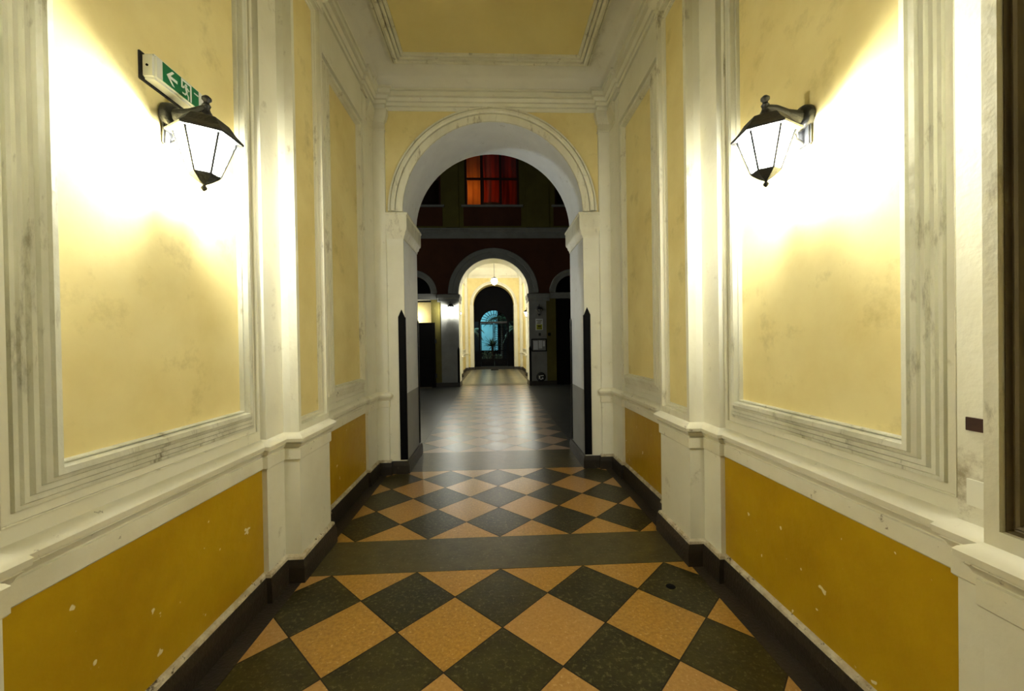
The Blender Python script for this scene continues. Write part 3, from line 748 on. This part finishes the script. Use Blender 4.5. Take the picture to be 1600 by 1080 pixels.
def frond(bm, base, az, length, rise, droop, width, leaflets=0):
    """one pointed arching leaf; with leaflets a feather frond"""
    pts = []
    n = 9
    for k in range(n + 1):
        t = k / n
        r = length * t
        z = rise * t - droop * t * t
        pts.append(Vector((base[0] + r * math.cos(az), base[1] + r * math.sin(az), base[2] + z)))
    sidev = Vector((-math.sin(az), math.cos(az), 0))
    if not leaflets:
        L_, R_ = [], []
        for k, p in enumerate(pts):
            w = width * math.sin(PI * min(1, (k / n) * 0.85 + 0.12)) * (1 - (k / n) ** 3)
            L_.append(bm.verts.new(p + sidev * w)); R_.append(bm.verts.new(p - sidev * w + Vector((0, 0, 0.004))))
            
        C_ = [bm.verts.new(p - Vector((0, 0, width * 0.35))) for p in pts]
        for k in range(n):
            bm.faces.new((L_[k], L_[k + 1], C_[k + 1], C_[k])); bm.faces.new((C_[k], C_[k + 1], R_[k + 1], R_[k]))
    else:
        tube(bm, pts, 0.012, 5)
        for k in range(leaflets):
            t = 0.12 + 0.86 * k / leaflets
            i = min(n - 1, int(t * n)); f = t * n - i
            p = pts[i].lerp(pts[i + 1], f)
            d = (pts[i + 1] - pts[i]).normalized()
            ll = width * (1 - 0.6 * abs(t - 0.4))
            for s in (-1, 1):
                e = p + (sidev * s * 0.85 + d * 0.6 + Vector((0, 0, -0.35))).normalized() * ll
                q = p + d * 0.03
                bm.faces.new((bm.verts.new(p), bm.verts.new(q), bm.verts.new(e)))
    return bm

def agave(loc, sc, label, m='leaf'):
    t = empty('spiky_plant', loc, label, 'plant')
    bm = NB(); tube(bm, [(0, 0, 0), (0.02, 0, 0.5 * sc), (0, 0, 1.1 * sc)], [0.10 * sc, 0.08 * sc, 0.07 * sc], 9)
    obj('trunk', bm, 'trunk', t)
    bm = NB(); r_ = random.Random(3)
    for k in range(46):
        frond(bm, (0, 0, 1.1 * sc), r_.uniform(0, 2 * PI), sc * r_.uniform(0.35, 0.75), sc * r_.uniform(-0.1, 0.75), 0.25 * sc * r_.random(), 0.035 * sc)
    obj('leaves', bm, m, t)
agave((-0.12, 28.2, 0), 1.15, 'dark spiky plant silhouetted in the middle of the gate')
def palm(loc, h, label, m, seed, n=16, ln=1.5):
    t = empty('palm', loc, label, 'palm')
    bm = NB(); tube(bm, [(0, 0, 0), (0.03, 0, h * 0.5), (0, 0, h)], [0.13, 0.10, 0.08], 10); obj('trunk', bm, 'trunk', t)
    bm = NB(); r_ = random.Random(seed)
    for k in range(n):
        frond(bm, (0, 0, h), 2 * PI * k / n + r_.uniform(-.2, .2), ln * r_.uniform(0.8, 1.1), r_.uniform(0.2, 0.9), r_.uniform(0.6, 1.4), 0.32, 26)
    obj('fronds', bm, m, t)
palm((0.60, 30.6, 0), 3.4, 'tall feathery palm seen through the fanlight of the gate', 'leaf', 5, 18, 1.3)
palm((-1.55, 28.4, 0), 2.35, 'palm with pale lit fronds left of the garden gate', 'pale_leaf', 11, 14, 0.9)
palm((1.55, 28.6, 0), 2.5, 'palm with pale lit fronds right of the garden gate', 'pale_leaf', 21, 14, 0.9)
def bush(loc, r, h, label, seed):
    bm = NB(); r_ = random.Random(seed)
    for k in range(420):
        a = r_.uniform(0, 2 * PI); q = r * math.sqrt(r_.random()); z = r_.uniform(0.02, h)
        p = Vector((q * math.cos(a), q * math.sin(a) * 0.6, z)); s = r_.uniform(0.03, 0.07)
        d = Vector((r_.uniform(-1, 1), r_.uniform(-1, 1), r_.uniform(0, 1))).normalized()
        u = d.cross(Vector((0.3, 0.2, 1))).normalized() * s * 0.5
        bm.faces.new([bm.verts.new(p - u), bm.verts.new(p + d * s * 1.6), bm.verts.new(p + u), bm.verts.new(p - d * s * 0.5)])
    tube(bm, [(0, 0, 0), (0, 0, h * 0.6)], 0.03, 6)
    o = obj('shrub', bm, 'pale_leaf'); o.location = loc
    tag(o, label, 'shrub')
bush((-0.5, 27.6, 0), 0.35, 0.95, 'low leafy shrub left of the middle inside the gate opening', 3)
bush((0.25, 27.3, 0), 0.28, 0.75, 'low leafy shrub at the foot of the spiky plant', 4)

# door mat
tag(obj('door_mat', B(-0.20, 0.22, 22.3, 23.0, 0.003, 0.03, 0.005), 'rubber'), 'dark rubber door mat before the far arch', 'door mat')

# ================================================================== LANTERNS
def hexpts(r, rot=0.0, n=6):
    return [(r * math.cos(rot + 2 * PI * k / n), r * math.sin(rot + 2 * PI * k / n)) for k in range(n)]

def hexloft(bm, levels, rot, capb=True, capt=True):
    rings = [[bm.verts.new((x, y, z)) for x, y in hexpts(r, rot)] for r, z in levels]
    for a, b in zip(rings, rings[1:]):
        for k in range(6):
            bm.faces.new((a[k], a[(k + 1) % 6], b[(k + 1) % 6], b[k]))
    if capb: bm.faces.new(rings[0][::-1])
    if capt: bm.faces.new(rings[-1])
    return bm

def lantern(label, loc, rz, watts, group, lit=True, rot=0.443, c=-0.196, tilt=0.0):
    """local frame: wall plate at x = 0 facing -x, lantern hangs at x = -0.20; z = 0 at the glass rim"""
    t = empty('wall_lantern', loc, label, 'wall lantern', group, rz)
    t.rotation_euler = (0, tilt, rz)
    def sh(bm):
        bmesh.ops.translate(bm, verts=bm.verts[:], vec=(c, 0, 0)); return bm
    # wall plate : long shield with a round boss
    bm = B(-0.016, 0.0, -0.038, 0.038, -0.055, 0.115, 0.006)
    lathe(bm, [(0.056, 0.0), (0.056, -0.022), (0.048, -0.034), (0.026, -0.042)], cy=0, cz=0.080, axis='x', seg=20)
    obj('wall_plate', bm, 'iron', t, smooth=40)
    bm = NB()
    tube(bm, [(-0.02, 0, 0.080), (-0.06, 0, 0.084), (-0.10, 0, 0.098), (-0.15, 0, 0.120), (c, 0, 0.124)], [0.038, 0.032, 0.024, 0.020, 0.017], 10)
    tube(bm, [(-0.015, 0, -0.035), (-0.05, 0, -0.02), (-0.062, 0, 0.02), (-0.05, 0, 0.05), (-0.03, 0, 0.05)], 0.008, 8)
    obj('arm', bm, 'iron', t, smooth=60)
    # roof
    bm = hexloft(NB(), [(0.141, -0.006), (0.143, 0.002), (0.138, 0.008), (0.114, 0.030), (0.085, 0.068), (0.045, 0.086), (0.026, 0.096), (0.020, 0.110)], rot, capb=True)
    roof = obj('roof', sh(bm), 'iron', t)
    bm = lathe(NB(), [(0.020, 0.105), (0.013, 0.125), (0.018, 0.138), (0.011, 0.148), (0.011, 0.155), (0.019, 0.163), (0.019, 0.172), (0.008, 0.182)], seg=12)
    obj('top_finial', sh(bm), 'iron', roof, smooth=50)
    # cage bars
    ta, tb, za, zb = 0.112, 0.057, -0.006, -0.168
    bm = NB()
    for (x0, y0), (x1, y1) in zip(hexpts(ta, rot), hexpts(tb, rot)):
        tube(bm, [(x0, y0, za), (x1, y1, zb)], 0.0055, 6)
    P = hexpts(tb, rot)
    for k in range(6):
        tube(bm, [(P[k][0], P[k][1], zb), (P[(k + 1) % 6][0], P[(k + 1) % 6][1], zb)], 0.0045, 6)
    obj('cage', sh(bm), 'iron', t)
    A, Bq = hexpts(ta - 0.004, rot), hexpts(tb - 0.003, rot)
    for k in range(6):
        bm = NB(); k2 = (k + 1) % 6
        bm.faces.new([bm.verts.new((A[k][0], A[k][1], za - 0.001)), bm.verts.new((A[k2][0], A[k2][1], za - 0.001)), bm.verts.new((Bq[k2][0], Bq[k2][1], zb)), bm.verts.new((Bq[k][0], Bq[k][1], zb))])
        obj('glass_pane', sh(bm), 'frosted' if lit else 'clear', t)
    bm = hexloft(NB(), [(0.010, -0.208), (0.028, -0.198), (0.052, -0.180), (0.061, -0.170), (0.061, -0.166)], rot)
    cup = obj('bottom_cup', sh(bm), 'iron', t)
    bm = lathe(NB(), [(0.003, -0.238), (0.011, -0.230), (0.013, -0.222), (0.006, -0.213), (0.010, -0.206)], seg=12)
    obj('bottom_finial', sh(bm), 'iron', cup, smooth=50)
    bm = lathe(NB(), [(0.016, -0.006), (0.016, -0.035), (0.012, -0.038)], seg=12)
    sock = obj('bulb_socket', sh(bm), 'plastic', t)
    if lit:
        bm = lathe(NB(), [(0.012, -0.038), (0.024, -0.060), (0.028, -0.085), (0.022, -0.108), (0.006, -0.118)], seg=14)
        M['bulb_soft'] = M.get('bulb_soft') or glass_lit('lit bulb glass', 0.9)
        obj('bulb', sh(bm), 'bulb_soft', sock, smooth=60)
        for zz in (-0.058, -0.100):
            l = bpy.data.lights.new('lantern_light', 'POINT'); l.energy = watts / 2; l.color = LAMP_COL; l.shadow_soft_size = 0.024
            o = bpy.data.objects.new('lantern_light', l); COL.objects.link(o); o.parent = t; o.location = (c, 0, zz)
    return t

G = 'wall lanterns of the passage'
lantern('lit black hexagonal wall lantern on the right wall of the near passage', (XW, 1.815, 2.485), 0, LAMP_W, G)
lantern('lit black hexagonal wall lantern on the left wall just below the exit sign', (-XW, 1.850, 2.484), PI, LAMP_W, G, True, 0.48, -0.160, -0.05)
lantern('dark lantern on the right pier of the courtyard arch, above the yellow sign', (1.58, YF - 0.03, 2.68), PI / 2, 0, 'lanterns of the courtyard', lit=False)
l = bpy.data.lights.new('courtyard_fill', 'POINT'); l.energy = 48; l.color = (0.85, 0.95, 1.0); l.shadow_soft_size = 0.08  # added fill light out of view, brightens the courtyard
lo = bpy.data.objects.new('courtyard_fill', l); COL.objects.link(lo); lo.location = (-3.2, 6.4, 3.4)
tag(lo, 'unseen cool fill light added in the courtyard left of the arch', 'lamp')
lantern('lit lantern on the left pier of the courtyard arch', (-1.50, YF - 0.03, 2.80), PI / 2, 45, 'lanterns of the courtyard')
lantern('lit lantern on the right wall of the far hall', (XH, 16.2, 2.75), 0, 120, 'wall lanterns of the far hall', c=-0.28)
lantern('lit lantern on the left wall of the far hall', (-XH, 16.2, 2.75), PI, 70, 'wall lanterns of the far hall')

# pendant in the far hall
t = empty('pendant_lamp', (0.05, 20.0, 4.42), 'bright glass pendant lamp hanging in the far hall', 'pendant lamp')
bm = NB(); tube(bm, [(0, 0, 0.35), (0, 0, 1.70)], 0.010, 6); obj('rod', bm, 'iron', t)
bm = lathe(NB(), [(0.05, 0.36), (0.13, 0.30), (0.15, 0.27)], seg=16); obj('crown', bm, 'iron', t)
bm = lathe(NB(), [(0.02, -0.02), (0.09, 0.02), (0.15, 0.10), (0.16, 0.18), (0.13, 0.26)], seg=18); obj('glass_shade', bm, 'pale_glass', t, smooth=60)
bm = lathe(NB(), [(0.01, -0.07), (0.025, -0.05), (0.025, -0.03), (0.015, -0.02)], seg=10); obj('finial', bm, 'plastic', t)
l = bpy.data.lights.new('pendant_light', 'POINT'); l.energy = 130; l.color = (1.0, 0.95, 0.84); l.shadow_soft_size = 0.06
o = bpy.data.objects.new('pendant_light', l); COL.objects.link(o); o.parent = t; o.location = (0, 0, 0.12)

# ================================================================== EXIT SIGN
t = SIGN = empty('exit_sign', (-XW, 1.85, 2.70), 'slim white emergency exit sign with green pictogram above the left lantern', 'exit sign')
bm = B(0.0, 0.058, -0.135, 0.150, -0.052, 0.052, 0.010)
obj('housing', bm, 'plastic', t, smooth=50)
obj('back_plate', B(-0.004, 0.006, -0.142, 0.157, -0.058, 0.058, 0.002), 'iron', t)
gpan = obj('green_panel', B(0.057, 0.0595, -0.096, 0.108, -0.040, 0.040), 'greenp', t)
yz = lambda u, v, d: (d, u, v)
bm = NB()
d0, d1 = 0.0592, 0.0605
def poly(P):
    prism(bm, P, d0, d1, yz)
# arrow pointing to the left (towards the camera side)
poly([(-0.078, 0.0), (-0.048, 0.030), (-0.036, 0.030), (-0.058, 0.006), (-0.020, 0.006), (-0.020, -0.006), (-0.058, -0.006), (-0.036, -0.030), (-0.048, -0.030)])
# doorway
poly([(0.002, 0.038), (0.062, 0.038), (0.062, 0.030), (0.010, 0.030), (0.010, -0.002), (0.002, -0.002)])
poly([(0.054, 0.030), (0.062, 0.030), (0.062, -0.038), (0.054, -0.038)])
# running figure
poly([(0.030 + 0.007 * math.cos(a), 0.019 + 0.007 * math.sin(a)) for a in [2 * PI * k / 10 for k in range(10)]])
poly([(0.022, 0.010), (0.034, 0.012), (0.040, -0.008), (0.030, -0.012)])
poly([(0.022, 0.010), (0.014, -0.002), (0.010, 0.002), (0.018, 0.014)])
poly([(0.034, 0.011), (0.046, 0.001), (0.050, 0.005), (0.038, 0.014)])
poly([(0.030, -0.010), (0.022, -0.020), (0.008, -0.020), (0.008, -0.026), (0.026, -0.026), (0.038, -0.012)])
poly([(0.036, -0.010), (0.046, -0.022), (0.046, -0.038), (0.040, -0.038), (0.040, -0.024), (0.030, -0.012)])
poly([(0.078, 0.020), (0.104, 0.020), (0.104, 0.014), (0.078, 0.014)])
obj('pictogram', bm, 'whitep', gpan)
obj('screw', lathe(NB(), [(0.005, 0.0), (0.005, -0.003)], cx=0.028, cy=-0.1345, cz=0.0, axis='y', seg=10), 'black', t)

# ================================================================== SMALL THINGS
# keyhole plate, patch near the camera on the right wall
tag(obj('electrical_box', B(XS - 0.006, XS + 0.004, 1.112, 1.162, 1.262, 1.302, 0.001), 'brown'), 'small dark brown rectangular wall box on the white strip at the far right', 'wall box')
tag(obj('plaster_patch', B(XS - 0.004, XS + 0.003, 1.112, 1.162, 1.035, 1.115, 0.001), 'patch'), 'fresh plaster patch on the strip low at the far right', 'cover plate')  # patch of repainted plaster, modelled as a thin slab

# signs on the right courtyard pier
yp = YF - 0.03
t = empty('paper_notice', (1.60, yp, 2.16), 'white and yellow paper notice below the dark courtyard lantern', 'notice')
sheet = obj('sheet', B(-0.13, 0.13, -0.006, 0.0, -0.20, 0.20), 'whitep', t)
obj('yellow_print', B(-0.10, 0.10, -0.009, -0.005, -0.18, 0.0), 'yellowp', sheet)
bm = NB()
for k, (a, b) in enumerate(((-0.10, 0.10), (-0.06, 0.07), (-0.08, 0.05))):
    box(bm, a, b, -0.009, -0.005, 0.13 - 0.05 * k, 0.155 - 0.05 * k)
box(bm, -0.06, 0.06, -0.011, -0.008, -0.10, -0.03); box(bm, -0.09, 0.09, -0.011, -0.008, -0.155, -0.13)
obj('print_lines', bm, 'olive', sheet)
t = empty('notice_board', (1.60, yp, 1.43), 'black framed notice board on the right courtyard pier', 'notice board')
bm = NB()
for a, b, c, d in ((-0.29, 0.25, 0.19, 0.225), (-0.29, 0.25, -0.225, -0.19), (0.215, 0.25, -0.19, 0.19), (-0.29, -0.255, -0.19, 0.19)):
    box(bm, a, b, -0.035, 0.0, c, d)
obj('frame', bm, 'black', t)
board = obj('board', B(-0.255, 0.215, -0.010, 0.0, -0.19, 0.19), 'grey', t)
bm = NB(); box(bm, -0.22, -0.06, -0.013, -0.009, -0.16, 0.15); box(bm, -0.03, 0.09, -0.013, -0.009, -0.12, 0.16); box(bm, 0.11, 0.19, -0.013, -0.009, -0.05, 0.14)
obj('pinned_sheets', bm, 'white', board)
tag(obj('doorbell_panel', B(1.57, 1.65, yp - 0.03, yp, 1.76, 1.86, 0.006), 'iron'), 'small dark doorbell panel under the paper notice', 'doorbell')
t = empty('intercom', (1.95, YF - 0.012, 1.80), 'square intercom box on the olive strip beside the dark doorway', 'intercom')
case = obj('case', B(-0.085, 0.095, -0.05, 0.0, -0.12, 0.12, 0.008), 'olive', t)
obj('speaker_grille', B(-0.05, 0.05, -0.056, -0.049, -0.05, 0.06, 0.003), 'black', case)
t = empty('wall_vent', (1.63, yp, 0.30), 'round dark vent with pale bars at the foot of the right courtyard pier', 'vent')
vring = obj('ring', lathe(NB(), [(0.17, 0.0), (0.17, -0.03), (0.13, -0.045)], axis='y', seg=24), 'iron', t)
bm = NB()
for a, b, c, d in ((-0.08, -0.03, -0.07, 0.05), (-0.02, 0.09, 0.03, 0.06), (0.03, 0.08, -0.08, -0.02), (-0.02, 0.02, -0.1, -0.06)):
    box(bm, a, b, -0.050, -0.044, c, d)
obj('bars', bm, 'whitep', vring)
